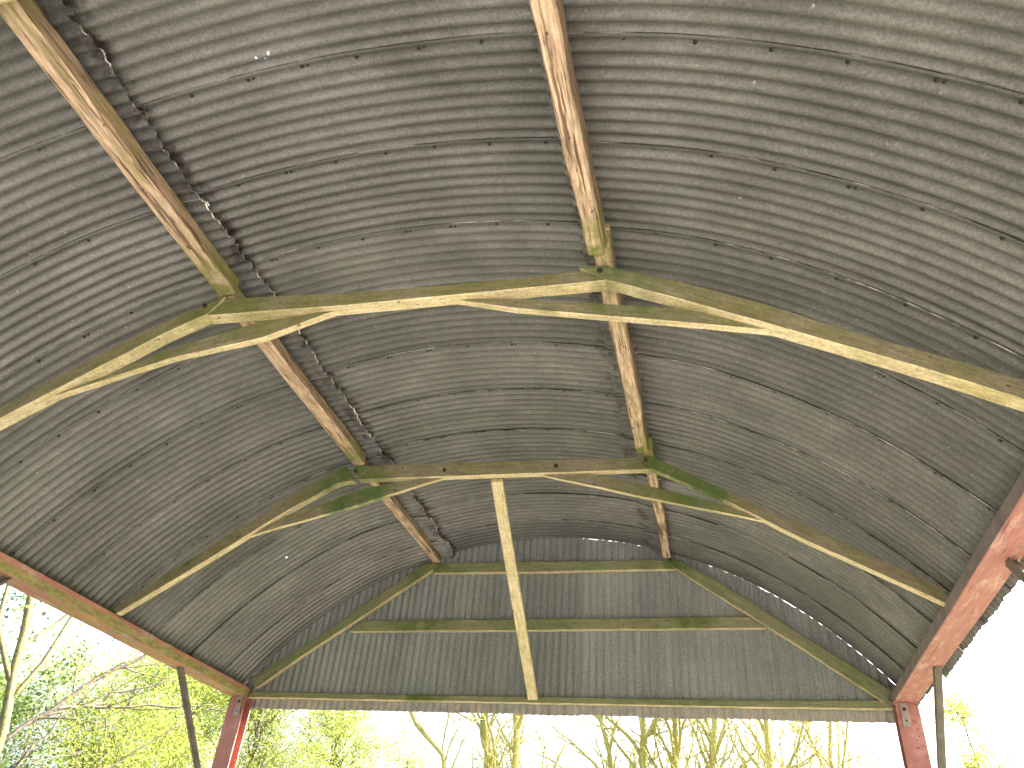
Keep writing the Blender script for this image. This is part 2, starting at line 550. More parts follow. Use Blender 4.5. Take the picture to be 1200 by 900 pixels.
truss(T2, 0.092, [
    ('collar_beam', [(-1.225, 3.282), (-0.392, 3.212), (0.727, 3.166), (1.12, 3.170)], [(-1.343, 3.140), (-0.369, 3.100), (0.469, 3.085), (1.284, 3.078)], 0.0),
    ('rafter', [(-1.255, 3.30), (-1.73, 3.098), (-2.152, 2.848), (-2.658, 2.522), (-3.34, 2.055)],
     [(-1.345, 3.155), (-1.60, 3.035), (-2.276, 2.632), (-2.606, 2.432), (-3.29, 1.99)], 0.003),
    ('rafter', [(1.13, 3.20), (1.263, 3.197), (1.716, 2.999), (2.143, 2.773), (2.522, 2.548), (2.922, 2.335), (3.33, 2.10)],
     [(1.289, 3.080), (1.709, 2.867), (2.129, 2.646), (2.844, 2.263), (3.30, 1.995)], -0.003),
    ('haunch_brace', [(-2.25, 2.645), (-1.946, 2.756), (-1.563, 2.926), (-0.943, 3.085), (-0.52, 3.112)], [(-2.33, 2.602), (-2.133, 2.663), (-1.529, 2.838), (-0.899, 2.938), (-0.514, 3.082), (-0.43, 3.108)], 0.044),
    ('haunch_brace', [(0.44, 3.092), (0.725, 3.055), (1.706, 2.850), (2.04, 2.705)], [(0.37, 3.094), (0.525, 3.045), (0.731, 2.977), (1.701, 2.750), (1.998, 2.677), (2.16, 2.637)], 0.044),
], label='nearest full truss with a split left rafter')
truss(T3, 0.092, [
    ('collar_beam', [(-1.26, 3.345), (0.0, 3.30), (1.13, 3.26)], [(-1.36, 3.222), (0.0, 3.185), (1.28, 3.150)], 0.0),
    ('rafter', [(-1.275, 3.35), (-2.152, 2.87), (-3.34, 2.07)], [(-1.365, 3.235), (-2.276, 2.66), (-3.29, 1.99)], 0.003),
    ('rafter', [(1.14, 3.29), (1.29, 3.275), (2.143, 2.82), (3.33, 2.10)], [(1.295, 3.155), (2.129, 2.68), (3.30, 1.995)], -0.003),
], label='nearest truss, only a corner of its collar in view')
truss(T0, 0.058, [
    ('rafter', [(-3.30, 2.075), (-2.625, 2.525), (-1.991, 3.0), (-1.40, 3.415)], [(-3.215, 1.974), (-2.78, 2.302), (-1.966, 2.869), (-1.335, 3.320)], -0.004),
    ('collar_beam', [(-1.375, 3.398), (0, 3.389), (1.286, 3.379)], [(-1.328, 3.274), (0, 3.268), (1.398, 3.271)], 0.0),
    ('rafter', [(1.30, 3.440), (1.81, 3.146), (2.573, 2.570), (3.326, 2.040)], [(1.329, 3.325), (1.854, 2.940), (2.556, 2.441), (3.19, 1.960)], -0.004),
    ('rail', [(-2.08, 2.730), (0, 2.743), (2.09, 2.758)], [(-2.225, 2.607), (0.022, 2.622), (2.247, 2.642)], 0.004),
    ('tie_beam', [(-3.27, 1.944), (-1.5, 1.944), (2.186, 1.958), (3.279, 1.982)], [(-3.29, 1.880), (-1.488, 1.885), (2.178, 1.892), (3.263, 1.905)], 0.004),
], M_GTIM, 'gable end frame with a middle rail and long tie beam')

def bolt_head(x, y, z, r, parent):
    lf = Loft()
    lf.add([[(x + r * k * math.cos(t * math.pi / 5), y + d, z + r * k * math.sin(t * math.pi / 5)) for t in range(10)] for d, k in ((0.004, 1), (-0.008, 1), (-0.012, 0.8))])
    lf.build('bolt_head', [M_BOLT], parent)


TR = {round(y, 3): h for y, h in TRUSSES}
for x, y, z in ((-1.385, T2, 3.228), (1.255, T2, 3.155), (1.30, T1, 3.245), (-1.30, T1, 3.285), (1.345, T0, 3.375), (-0.45, T1, 3.25), (0.55, T1, 3.235)):
    bolt_head(x, y - 0.003, z, 0.017, TR[round(y, 3)])

# raking brace from the middle truss down to the gable tie
rk = []
for i in range(28):
    t = i / 27
    c = Vector((0.016, 5.632, 3.165)).lerp(Vector((-0.074, 7.902, 1.93)), t)
    d = Vector((-0.088, 2.3, -1.2)).normalized()
    s = d.cross(Vector((0, 0, 1))).normalized()
    u = s.cross(d)
    w = 0.050 + 0.002 * nz(t * 6, 3)
    s2 = s * w
    u1 = u * 0.024
    k = 0.78
    rk.append([c + s2 * k - u1, c + s2 - u1 * k, c + s2 + u1 * k, c + s2 * k + u1, c - s2 * k + u1, c - s2 + u1 * k, c - s2 - u1 * k, c - s2 * k - u1])
ro = Loft().add(rk).build('raking_brace', [M_RAKE], BARN, 'pale pole-like brace from the middle truss down to the gable tie')


set_grain(ro, [(2.6 * i / 27, hh, yy) for i in range(28) for hh, yy in ((.05, 0), (.05, 0), (.05, .05), (.05, .05), (-.05, .05), (-.05, .05), (-.05, 0), (-.05, 0))])

# ------------------------------------------------------------------ purlins
def purlin(a, b, w, dep, seed, rough, label=None):
    """a, b: bottom centre points (x,y,z); w width, dep depth"""
    a, b = Vector(a), Vector(b)
    n = int((b - a).length / 0.05)
    rings = []
    for i in range(n + 1):
        c = a.lerp(b, i / n)
        s = seed * 11.7 + i * 0.05
        dx = rough * nz(s, 0.3, 0, 0.9)
        dz = rough * 0.5 * nz(s, 8.3, 0, 0.9)
        wl = w / 2 + rough * 0.5 * nz(s, 2.3, 0, 3.0) + rough * .25 * nz(s, 12.3, 0, 11)
        wr = w / 2 + rough * 0.5 * nz(s, 4.3, 0, 3.0) + rough * .25 * nz(s, 14.3, 0, 11)
        x, z = c.x + dx, c.z + dz
        q = 0.22 + 0.12 * nz(s, 6.6, 0, 2)
        r = [(x - wl * (1 - q), z), (x + wr * (1 - q), z + rough * .2 * nz(s, 3, 0, 7)), (x + wr, z + dep * 0.13), (x + wr * 0.98, z + dep * 0.5), (x + wr * .95, z + dep),
             (x - wl * .95, z + dep), (x - wl, z + dep * .5), (x - wl, z + dep * .12)]
        rings.append([(px, c.y, pz) for px, pz in r])
    return Loft().add(rings, [0, 0, 1, 1, 1, 1, 1, 0], 0).build('purlin', [M_PURLIN, M_PURLIN_SIDE], BARN, label, smooth=False)


purlin((-1.235, -1.25, 3.33), (-1.235, 3.19, 3.285), 0.135, 0.115, 1, 0.010)
purlin((-1.255, 3.22, 3.285), (-1.275, 5.545, 3.345), 0.120, 0.100, 2, 0.010)
purlin((-1.290, 5.58, 3.345), (-1.305, 7.905, 3.405), 0.100, 0.080, 3, 0.008)
purlin((1.205, -1.25, 3.24), (1.245, 3.13, 3.205), 0.110, 0.235, 4, 0.018, 'rough reddish purlin with bark left on, its sawn end short of the truss')
purlin((1.266, 3.105, 3.212), (1.288, 5.50, 3.285), 0.105, 0.215, 5, 0.018)
purlin((1.318, 5.47, 3.290), (1.315, 7.905, 3.400), 0.085, 0.120, 6, 0.014)

# ------------------------------------------------------------------ eaves beams, columns, knee braces
def eaves(x0, x1, z0, z1, mat, seed, label, sm=None):
    lf = Loft()
    rings = []
    n = 150
    for i in range(n + 1):
        y = -1.35 + (7.985 + 1.35) * i / n
        k = 0.006
        dx = 0.006 * nz(y, seed, 0, 0.7)
        dz = 0.006 * nz(y, seed + 5, 0, 0.7)
        e = 0.003 * nz(y, seed + 9, 0, 5)
        a, b, c, d = x0 + dx, x1 + dx, z0(y) + dz + e, z1(y) + dz - e
        rings.append([(a + k, y, c), (b - k, y, c), (b, y, c + k), (b, y, d - k), (b - k, y, d), (a + k, y, d), (a, y, d - k), (a, y, c + k)])
    lf.add(rings, sm)
    return lf.build('eaves_beam', [mat, M_DULL], BARN, label)


eaves(-3.49, -3.30, lambda y: 1.872, lambda y: 1.996 - 0.004 * (y - 4.2) * (y > 4.2), M_BEAML, 1, 'red eaves beam with a band of green moss')
eaves(3.265, 3.468, lambda y: 1.938, lambda y: 2.035, M_BEAMR, 2, 'red eaves beam worn to pink patches', [0, 0, 0, 0, 0, 0, 1, 0])


def column(x, y, sgn):
    lf = Loft()
    top = 1.868 if x < 0 else 1.934
    w, d = 0.095, 0.075
    # I-section: flanges face along the barn, web between
    lf.add(box_verts((x - w, y - d, GROUND), (x + w, y - d + 0.014, top)))
    lf.add(box_verts((x - w, y + d - 0.014, GROUND), (x + w, y + d, top)))
    lf.add(box_verts((x - 0.007, y - d + 0.014, GROUND), (x + 0.007, y + d - 0.014, top)))
    lf.add(box_verts((x - w - .04, y - d - .04, GROUND + 0.004), (x + w + .04, y + d + .04, GROUND + 0.022)))
    o = lf.build('column', [M_COL], BARN)
    # cleat plate bolted to the head
    pl = Loft()
    px = x + (0.030 if x < 0 else -0.030)
    pl.add(box_verts((px - 0.032, y - d - 0.012, top - 0.20), (px + 0.032, y - d - 0.0005, top - 0.004)), None, 0)
    for zz, r in ((top - 0.055, 0.015), (top - 0.15, 0.008)):
        ring = [[(px + r * math.cos(t * math.pi / 4), y - d - yy, zz + r * math.sin(t * math.pi / 4)) for t in range(8)] for yy in (0.010, 0.020)]
        pl.add(ring, [1] * 8, 1)
    pl.build('cleat_plate', [M_PLATE, M_BOLT], o)
    return o


for x in (-3.345, 3.362):
    for y in (7.90, 3.27, -1.27):
        column(x, y, 1)


def knee(x, yb, zb, yc, zc):
    lf = Loft()
    p, q = Vector((x, yb, zb)), Vector((x, yc, zc))
    bar(lf, p, q, 0.062, 0.008, (1, 0, 0))
    bar(lf, p + Vector((0.027, 0, 0)), q + Vector((0.027, 0, 0)), 0.008, 0.054, (1, 0, 0))
    lf.build('knee_brace', [M_BRACE], BARN)


for x, z in ((-3.375, 1.872), (3.390, 1.938)):
    knee(x, 6.72, z, 7.83, 0.74)
    knee(x, 4.46 if x < 0 else 4.66, z, 3.345, 0.68)
    knee(x, 2.10, z, 3.195, 0.68)
    knee(x, 0.0, z, -1.195, 0.74)

# ------------------------------------------------------------------ roof sheets
P = 0.617
AMP = 0.0106


def wave(y):
    return AMP * math.cos(2 * math.pi * (y - 1.93) / (P / 8) + 2.2)


OVER = 3.510


def roof_sheet(k, part, seed):
    y0 = 1.93 + P * k
    y1 = y0 + P + 0.072
    if k == 9:
        y1 = 8.005
    if k == -5:
        y0 = y0
    if part == 0:
        x0, x1 = -1.44, 1.42
    elif part < 0:
        x0, x1 = -3.515, -1.105
    else:
        x0, x1 = 1.125, (OVER if k < 8 else OVER - 0.02)
    rnd = random.Random(seed)
    # angles measured from the crown
    a0, a1 = math.asin(x0 / RC), math.asin(x1 / RC)
    na = int((a1 - a0) * RC / 0.075)
    ys = []
    nw = int(round((y1 - y0) / (P / 64)))
    for j in range(nw + 1):
        ys.append(y0 + (y1 - y0) * j / nw)
    verts, faces, idx = [], [], []
    sag = rnd.uniform(-0.003, 0.003)
    off = rnd.uniform(0, 50)
    amp2 = rnd.uniform(0.8, 1.1)
    cols = na + 1
    tt = [i / na for i in range(cols)]
    if part < 0:
        tt[-2] = 1 - 0.010 / ((a1 - a0) * RC)
    for j, y in enumerate(ys):
        u = (y - y0) / (y1 - y0)
        for i in range(cols):
            t = tt[i]
            a = a0 + (a1 - a0) * t
            # ragged sheet ends
            rag = 0.0
            if part < 0 and i >= na - 1:
                rag = 0.040 * nz(y, off, 0, 4) + 0.022 * nz(y, off, 3, 17)
            if part > 0 and i == 0:
                rag = 0.020 * nz(y, off, 0, 9)
            if part > 0 and i == na:
                rag = 0.012 * nz(y, off, 0, 20) + 0.02 * nz(off, 1, 2)
            if part < 0 and i == 0:
                rag = 0.010 * nz(y, off, 0, 20)
            a += rag / RC
            x = math.sin(a) * RC
            # the outer sheets run under the middle ones at the purlins
            dr = 0.0
            w_end = 0.0
            if part != 0:
                ax = abs(x)
                lap = max(0.0, min(1.0, (1.9 - ax) / 0.75))
                dr -= (0.040 if part < 0 else 0.022) * lap * lap * (3 - 2 * lap)
                if part < 0:
                    e = max(0.0, (-1.16 - -abs(x)) if False else (1.19 - ax)) / 0.085
                    dr -= (0.020 + 0.034 * nz(y, off, 7, 3)) * min(1.3, e)
                    w_end = min(1.0, e)
            # lap: the near edge hangs under the neighbour
            dr -= 0.0035 * (1 - u)
            d = y - y0
            if d < 0.040:
                q = (1 - d / 0.040) ** 2
                lift = min(1.0, max(0.35, 1.2 * nz(x, k * 3.1, part, 1.15) + 0.38))
                dr -= q * 0.011 * lift
                if k == 6 and part == 0 and -0.75 < x < 0.45:     # the dented, gaping lap
                    dr -= q * 0.020 * max(0, math.sin(x * 33 + 2 * nz(x, 4, 4, 5)))
            dr += 0.004 * nz(x, y, off, 0.9) + 0.0008 * nz(x, y, off, 4) + sag * math.sin(u * math.pi)
            w = wave(y) * (1 + 0.8 * w_end) * amp2 * (1 + 0.10 * nz(x, y, off + 9, 0.6))
            r = RC + dr + w
            verts.append((math.sin(a) * r, y, RZ + math.cos(a) * r))
    def vid(j, i):
        return j * cols + i
    for j in range(len(ys) - 1):
        for i in range(na):
            faces.append((vid(j, i), vid(j, i + 1), vid(j + 1, i + 1), vid(j + 1, i)))
            torn = part < 0 and i >= na - 1 and nz(ys[j], off, 5, 2.2) > -0.12
            idx.append(3 if torn else 0)
    # cut edge of the near side
    b = len(verts)
    for i in range(cols):
        x, y, z = verts[i]
        a = math.atan2(x, z - RZ)
        t = 0.0055 if (k == 6 and part == 0 and -0.8 < x < 0.5) else 0.0060
        verts.append((x - math.sin(a) * t, y - 0.0004, z - math.cos(a) * t))
    for i in range(na):
        faces.append((i, b + i, b + i + 1, i + 1))
        idx.append(1)
    # torn end of the left sheets, seen edge on
    if part < 0:
        b = len(verts)
        for j in range(len(ys)):
            x, y, z = verts[vid(j, na)]
            verts.append((x + 0.001, y, z - 0.0075 - 0.006 * nz(y, off, 1, 14)))
        for j in range(len(ys) - 1):
            faces.append((vid(j, na), vid(j + 1, na), b + j + 1, b + j))
            idx.append(3)
    # bolts through the lap
    s = rnd.uniform(0.05, 0.3)
    L = (a1 - a0) * RC
    while s < L:
        a = a0 + s / RC
        dbl = rnd.random() < 0.25
        for q in range(2 if dbl else 1):
            aa = a + q * 0.030 / RC
            yb = y0 + 0.045 + rnd.uniform(-0.006, 0.006)
            rr = 0.010 if q == 0 else 0.007
            base = RC + wave(yb) - 0.004
            ca, sa = math.cos(aa), math.sin(aa)
            b = len(verts)
            for h in (0.0, -0.009):
                for g in range(8):
                    tg = rr * math.cos(g * math.pi / 4)
                    ty = rr * math.sin(g * math.pi / 4)
                    r = base + h
                    verts.append((sa * r + ca * tg, yb + ty, RZ + ca * r - sa * tg))
            for g in range(8):
                g2 = (g + 1) % 8
                faces.append((b + g, b + g2, b + 8 + g2, b + 8 + g))
                idx.append(2)
            faces.append(tuple(b + 8 + g for g in range(8)))
            idx.append(2)
        s += 0.335 + rnd.uniform(-0.03, 0.03)
    me = from_py('roof_sheet', verts, faces, idx)
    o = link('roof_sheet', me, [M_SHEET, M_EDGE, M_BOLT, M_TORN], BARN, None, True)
    return o


for k in range(-5, 10):
    for part in (-1, 0, 1):
        roof_sheet(k, part, 100 * (k + 6) + part)

# ------------------------------------------------------------------ gable cladding
def gable_sheet(i):
    rnd = random.Random(900 + i)
    x0 = -3.36 + i * P
    x1 = x0 + P + 0.035
    if i == 0:
        x0 = -3.50
    if i == 10:
        x1 = 3.42
    n = int((x1 - x0) / (P / 64))
    rows = 14
    verts, faces = [], []
    off = rnd.uniform(0, 40)
    zb0 = 1.787 + rnd.uniform(-0.006, 0.006) + 0.015 * (x0 + 3.3) / 6.6
    gap = -0.022 if x0 < 0.3 else rnd.uniform(-0.017, -0.011)
    for r in range(rows + 1):
        for c in range(n + 1):
            x = x0 + (x1 - x0) * c / n
            u = (x - x0) / (x1 - x0)
            w = AMP * math.cos(2 * math.pi * (x + 0.01) / (P / 8))
            zt = arc_z(min(max(x, -3.45), 3.45), RC - 0.010) - gap - (0.022 * max(0, nz(x, off, 2, 9)) if x > 0.3 else 0)
            zb = zb0 + 0.004 * nz(x, off, 0, 12)
            z = zb + (max(zt, zb + 0.02) - zb) * r / rows
            y = 7.990 + w + 0.003 * (1 - u) + 0.003 * nz(x, z, off, 1.2)
            verts.append((x, y, z))
    for r in range(rows):
        for c in range(n):
            a = r * (n + 1) + c
            faces.append((a, a + 1, a + n + 2, a + n + 1))
    me = from_py('gable_sheet', verts, faces)
    return link('gable_sheet', me, [M_GABLE], BARN, None, True)


for i in range(11):
    gable_sheet(i)

# ------------------------------------------------------------------ trees
class Wood:
    """tapered tubes for trunk and limbs, all one mesh"""
    def __init__(self, seed, rmin=0.003, fat=1.0):
        self.rmin, self.fat = rmin, fat
        self.r = random.Random(seed)
        self.lf = Loft()
        self.tips = []
        self.seed = seed

    def tube(self, pts, r0, r1, n=None):
        n = n or (9 if r0 > 0.05 else 6 if r0 > 0.015 else 4)
        rings = []
        m = len(pts)
        ref = Vector((0.31, 0.87, 0.12)).normalized()
        for i, p in enumerate(pts):
            d = (pts[min(i + 1, m - 1)] - pts[max(i - 1, 0)]).normalized()
            s = d.cross(ref)
            if s.length < 0.1:
                s = d.cross(Vector((1, 0, 0)))
            s.normalize()
            u = s.cross(d)
            r = r0 + (r1 - r0) * i / (m - 1)
            ring = []
            for k in range(n):
                a = 2 * math.pi * k / n
                rr = r * (1 + 0.16 * nz(p.x + math.cos(a) * .1, p.y + math.sin(a) * .1, p.z, 6))
                ring.append(p + (s * math.cos(a) + u * math.sin(a)) * rr)
            rings.append(ring)
        self.lf.add(rings)

    def limb(self, p, d, L, r, depth, up=0.25, wob=0.35, kids=(3, 5), spread=(30, 55), taper=0.25, ratio=0.6, seg=0.14):
        R = self.r
        m = max(4, int(L / seg))
        pts = [Vector(p)]
        d = Vector(d).normalized()
        for i in range(m):
            d = (d + Vector((R.gauss(0, 1), R.gauss(0, 1), R.gauss(0, 1))) * wob * 0.22 + Vector((0, 0, up * 0.06))).normalized()
            pts.append(pts[-1] + d * L / m)
        self.tube(pts, r, max(r * taper, self.rmin * 0.8))
        if depth == 0:
            self.tips.append((pts[len(pts) // 2], d))
            self.tips.append((pts[-1], d))
            return pts
        for _ in range(R.randint(*kids)):
            t = R.uniform(0.22, 0.98)
            i = min(int(t * m), m - 1)
            q = pts[i]
            dd = (pts[i + 1] - pts[i]).normalized()
            ax = dd.cross(Vector((R.gauss(0, 1), R.gauss(0, 1), R.gauss(0, 1)))).normalized()
            nd = Matrix.Rotation(math.radians(R.uniform(*spread)), 3, ax) @ dd
            rr = r * (1 - t * (1 - taper)) * R.uniform(0.45, 0.7)
            self.limb(q, nd, L * ratio * R.uniform(0.7, 1.15), max(rr, self.rmin), depth - 1, up, wob, kids, spread, taper, ratio, seg)
        return pts

    def trunk(self, pts, r0, r1, n_limbs, limb_len, depth, z_from, spread=(25, 50), up=0.5, kids=(3, 5), ratio=0.6, wob=0.4):
        """pts: trunk line (a few points); limbs leave it above z_from"""
        R = self.r
        L = sum((b - a).length for a, b in zip(pts, pts[1:]))
        fine = [Vector(p) for p in resample([tuple(p) for p in pts], max(12, int(L / 0.18)))]
        fine = [p + Vector((0.05 * nz(p.z, self.seed, 0, 1.1), 0.05 * nz(p.z, self.seed, 5, 1.1), 0)) for p in fine]
        self.tube(fine, r0, r1, 10)
        m = len(fine)
        for k in range(n_limbs):
            i = R.randint(0, m - 2)
            t = 0
            while fine[i].z < z_from and t < 40:
                i = R.randint(0, m - 2)
                t += 1
            dd = (fine[i + 1] - fine[i]).normalized()
            ax = dd.cross(Vector((R.gauss(0, 1), R.gauss(0, 1), 0.2 * R.gauss(0, 1)))).normalized()
            nd = Matrix.Rotation(math.radians(R.uniform(*spread)), 3, ax) @ dd
            f = i / m
            rr = (r0 + (r1 - r0) * f) * R.uniform(0.3, 0.55) * self.fat
            self.limb(fine[i], nd, limb_len * (1.1 - 0.5 * f) * R.uniform(0.6, 1.1), rr, depth, up, wob, kids, (28, 60), 0.25, ratio)
        self.tips.append((fine[-1], Vector((0, 0, 1))))

    def leaves(self, count, size, rad, seed, extra=None):
        """small folded leaves in clusters round the tips"""
        R = random.Random(seed)
        v, f = [], []
        tips = list(self.tips) + (extra or [])
        cl = []
        for p, d in tips:
            w = R.uniform(0.15, 1.6) ** 1.5
            cl.append((p, w))
        tot = sum(w for _, w in cl)
        for p, w in cl:
            n = int(1.6 * count * w / tot + R.random())
            rr = rad * R.uniform(0.5, 1.15)
            for _ in range(n):
                o = Vector((R.gauss(0, 1), R.gauss(0, 1), R.gauss(0, 0.8))) * rr * 0.5
                c = p + o
                a = Vector((R.gauss(0, 1), R.gauss(0, 1), R.gauss(0, 0.7) - 0.2)).normalized()
                s = a.cross(Vector((R.gauss(0, 0.5), R.gauss(0, 0.5), 1))).normalized()
                nn = s.cross(a)
                L = size * 0.78 * R.uniform(0.55, 1.25)
                W = L * R.uniform(0.32, 0.45)
                b = len(v)
                v += [c, c + a * L * 0.5 + s * W + nn * L * 0.08, c + a * L - nn * L * 0.1, c + a * L * 0.5 - s * W + nn * L * 0.08]
                f += [(b, b + 1, b + 2), (b, b + 2, b + 3)]
        return from_py('crown', [tuple(p) for p in v], f)


def plant(name, label, cat, group, base):
    o = bpy.data.objects.new(name, None)
    C.objects.link(o)
    o.location = base
    o['label'] = label
    o['category'] = cat
    if group:
        o['group'] = group
    return o


M_LICHEN = mat_bark('lichen crusted bark', (0.13, 0.10, 0.07), (0.26, 0.21, 0.15), (0.40, 0.375, 0.13), 0.80)
M_PALE = mat_bark('pale olive bark', (0.075, 0.066, 0.045), (0.15, 0.135, 0.092), (0.15, 0.15, 0.055), 0.45)
M_GREY = mat_bark('grey brown bark', (0.075, 0.064, 0.054), (0.17, 0.15, 0.125), (0.17, 0.16, 0.065), 0.30)
M_LIME = mat_leaf('young lime green leaf', (0.180, 0.215, 0.060), (0.25, 0.285, 0.085), 0.6)
M_MID = mat_leaf('fresh green leaf', (0.125, 0.165, 0.045), (0.19, 0.235, 0.060), 0.5)
M_DARK = mat_leaf('dark glossy leaf', (0.034, 0.060, 0.022), (0.075, 0.115, 0.040), 0.32, 0.10)
M_BUD = mat_leaf('yellow green bud leaf', (0.26, 0.28, 0.04), (0.38, 0.38, 0.06), 0.5)


def build_tree(name, label, group, w, bark, crown=None, leafmat=None, base=None, cat='tree'):
    t = plant(name, label, cat, group, base)
    w.lf.build('trunk', [bark], t, None, True)
    if crown is not None:
        link('crown', crown, [leafmat], t)
    return t


# bare trees beyond the gable: (base, top, radius, lean label)
V = Vector
def bare(seed, pts, r0, label, nl=16, ll=2.2, depth=2, leaf=0, zf=0.6, name='bare_tree'):
    w = Wood(seed, 0.0065, 1.35)
    w.trunk([V(p) for p in pts], r0, 0.03, int(nl * 1.7), ll * 1.15, depth, zf - 0.9, (16, 42), 0.9, (3, 6), 0.55, 0.5)
    cr = w.leaves(leaf, 0.05, 0.25, seed) if leaf else None
    build_tree(name, label, 'bare lichen-covered trees behind the gable', w, M_LICHEN, cr, M_BUD, tuple(pts[0]))


bare(11, [(-3.05, 17.3, GROUND), (-3.05, 17.3, 1.6), (-3.10, 17.3, 2.8), (-3.30, 17.3, 3.8), (-3.5, 17.3, 6.0), (-3.3, 17.4, 8.6)], 0.115,
     'bare lichen-covered tree with a crooked trunk, left of the straight trunk below the gable', zf=2.0)
bare(12, [(-2.60, 17.5, GROUND), (-2.58, 17.5, 2.8), (-2.62, 17.5, 4.0), (-2.5, 17.6, 8.8)], 0.120,
     'straight bare lichen-covered trunk just right of the crooked one below the gable', zf=1.8)
bare(13, [(-3.6, 16.6, GROUND), (-3.7, 16.6, 2.0), (-3.95, 16.6, 2.9), (-4.6, 16.6, 3.45), (-5.1, 16.6, 4.3), (-5.5, 16.7, 5.4)], 0.07,
     'thin bare tree arching over to the left, leftmost of the leafless trees', 10, 1.6, 2, zf=1.8)
bare(14, [(-0.55, 19.8, GROUND), (-0.55, 19.8, 2.0), (-0.85, 19.8, 3.6), (-1.25, 19.8, 5.0), (-1.5, 19.8, 8.0)], 0.095,
     'bare tree leaning left, leftmost of the clump below the right half of the gable', 18, 2.4, zf=1.6)
bare(15, [(-0.05, 19.9, GROUND), (-0.05, 19.9, 2.4), (-0.15, 19.9, 3.6), (-0.05, 19.9, 5.0), (-0.2, 19.9, 9.0)], 0.105,
     'bare tree with a forked lichen-yellow trunk in the middle of the clump', 22, 2.4, zf=1.4)
bare(16, [(0.62, 20.1, GROUND), (0.66, 20.1, 3.0), (0.68, 20.1, 4.4), (0.8, 20.1, 9.5)], 0.115,
     'upright bare tree, the straightest trunk of the clump', 20, 2.3, zf=1.6)
bare(17, [(1.30, 19.6, GROUND), (1.32, 19.6, 2.4), (1.55, 19.6, 3.8), (1.75, 19.6, 5.4), (2.1, 19.6, 8.5)], 0.105,
     'bare tree leaning slightly right at the right side of the clump', 20, 2.3, zf=1.6)
bare(18, [(2.72, 19.8, GROUND), (2.72, 19.8, 3.0), (2.78, 19.8, 4.4), (2.7, 19.9, 9.0)], 0.115,
     'bare lichen-covered tree standing alone between the clump and the right column', 22, 2.5, zf=1.8)
bare(19, [(4.3, 19.4, GROUND), (4.2, 19.4, 2.4), (4.0, 19.4, 3.6), (4.2, 19.4, 5.0), (4.6, 19.4, 7.6)], 0.07,
     'slender bare tree with spreading twigs beside the right column', 22, 2.4, zf=1.2)

# thin tree with opening buds right of the right column
w = Wood(31)
w.trunk([V((7.2, 19.3, GROUND)), V((7.1, 19.3, 1.5)), V((6.9, 19.3, 3.4)), V((6.8, 19.3, 4.5))], 0.06, 0.012, 26, 1.25, 2, 1.4, (20, 50), 0.5, (3, 5), 0.55, 0.5)
build_tree('budding_tree', 'small twiggy tree with yellow-green buds at the right of the photo, beside the steel brace', None, w, M_GREY,
           w.leaves(2600, 0.075, 0.22, 31), M_BUD, (7.2, 19.3, GROUND))

# leafy trees on the left
def leafy(seed, base, h, lean, label, n, size=0.07, rad=0.42, mat=None, nl=34, ll=2.4, zf=0.2, bark=None, name='leafy_tree', depth=2):
    w = Wood(seed)
    b = V(base)
    w.trunk([b, b + V((lean[0] * .3, lean[1] * .3, h * .35)), b + V((lean[0] * .6, lean[1] * .6, h * .65)), b + V((lean[0], lean[1], h))], 0.10, 0.02,
            nl, ll, depth, zf, (30, 65), 0.35, (3, 4), 0.6, 0.5)
    build_tree(name, label, 'young leafy trees on the left', w, bark or M_GREY, w.leaves(n, size, rad, seed + 1), mat or M_LIME, base)


leafy(41, (-8.9, 12.6, GROUND), 4.9, (0.3, 0), 'lime green leafy tree right behind the long grey branch', 26000, 0.062, 0.5, zf=-0.4)
leafy(42, (-7.3, 15.0, GROUND), 6.4, (-0.2, 0.2), 'lime green leafy tree seen between the left column and the brace', 24000, 0.064, 0.5, zf=-0.4)
leafy(43, (-11.4, 11.6, GROUND), 4.2, (0.5, 0), 'fresh green leafy tree at the far left edge behind the pale trunk', 16000, 0.070, 0.5, M_MID, zf=-0.2)
leafy(44, (-7.7, 19.0, GROUND), 6.4, (0.2, 0), 'airy lime tree with upright twigs just right of the left column', 13000, 0.070, 0.42, zf=0.9, ll=2.0)
leafy(45, (-11.0, 17.5, GROUND), 6.2, (0.3, 0), 'lime tree in the back row, seen over the long grey branch left of the brace', 26000, 0.080, 0.6, zf=0.2, ll=2.8)
leafy(46, (-5.9, 19.8, GROUND), 5.0, (0.0, 0), 'short thin leafy tree, rightmost of the green ones', 2600, 0.070, 0.30, zf=1.0, ll=1.5, nl=20)

# pale trunk tree at the left edge, hand-laid from its trunk and forks
w = Wood(51)
w.trunk([V((-6.05, 7.85, GROUND)), V((-6.08, 7.80, 0.3)), V((-6.12, 7.70, 1.38)), V((-6.20, 7.61, 1.91)), V((-6.27, 7.54, 2.48)), V((-6.37, 7.43, 3.0)), V((-6.4, 7.3, 5.0))], 0.066, 0.038,
        10, 1.5, 2, 2.0, (25, 55), 0.5, (2, 4), 0.55, 0.5)
for pts, r in (([(-6.25, 7.56, 2.30), (-6.24, 7.86, 2.64), (-6.11, 8.0, 2.94), (-6.05, 8.1, 3.4)], 0.026),
               ([(-6.20, 7.60, 1.9), (-6.45, 7.3, 2.5), (-6.52, 7.27, 2.95), (-6.6, 7.2, 4.0)], 0.034),
               ([(-6.16, 7.64, 1.7), (-6.02, 7.75, 2.2), (-5.95, 7.85, 2.9), (-5.85, 7.9, 3.8)], 0.028)):
    w.tube([V(p) for p in resample(pts, 14)], r, r * 0.5, 8)
    w.tips.append((V(pts[-1]), V((0, 0, 1))))
build_tree('pale_trunk_tree', 'pale smooth-barked tree with forked limbs at the left edge, close to the barn', None, w, M_PALE,
           w.leaves(900, 0.070, 0.4, 51), M_MID, (-6.05, 7.85, GROUND))

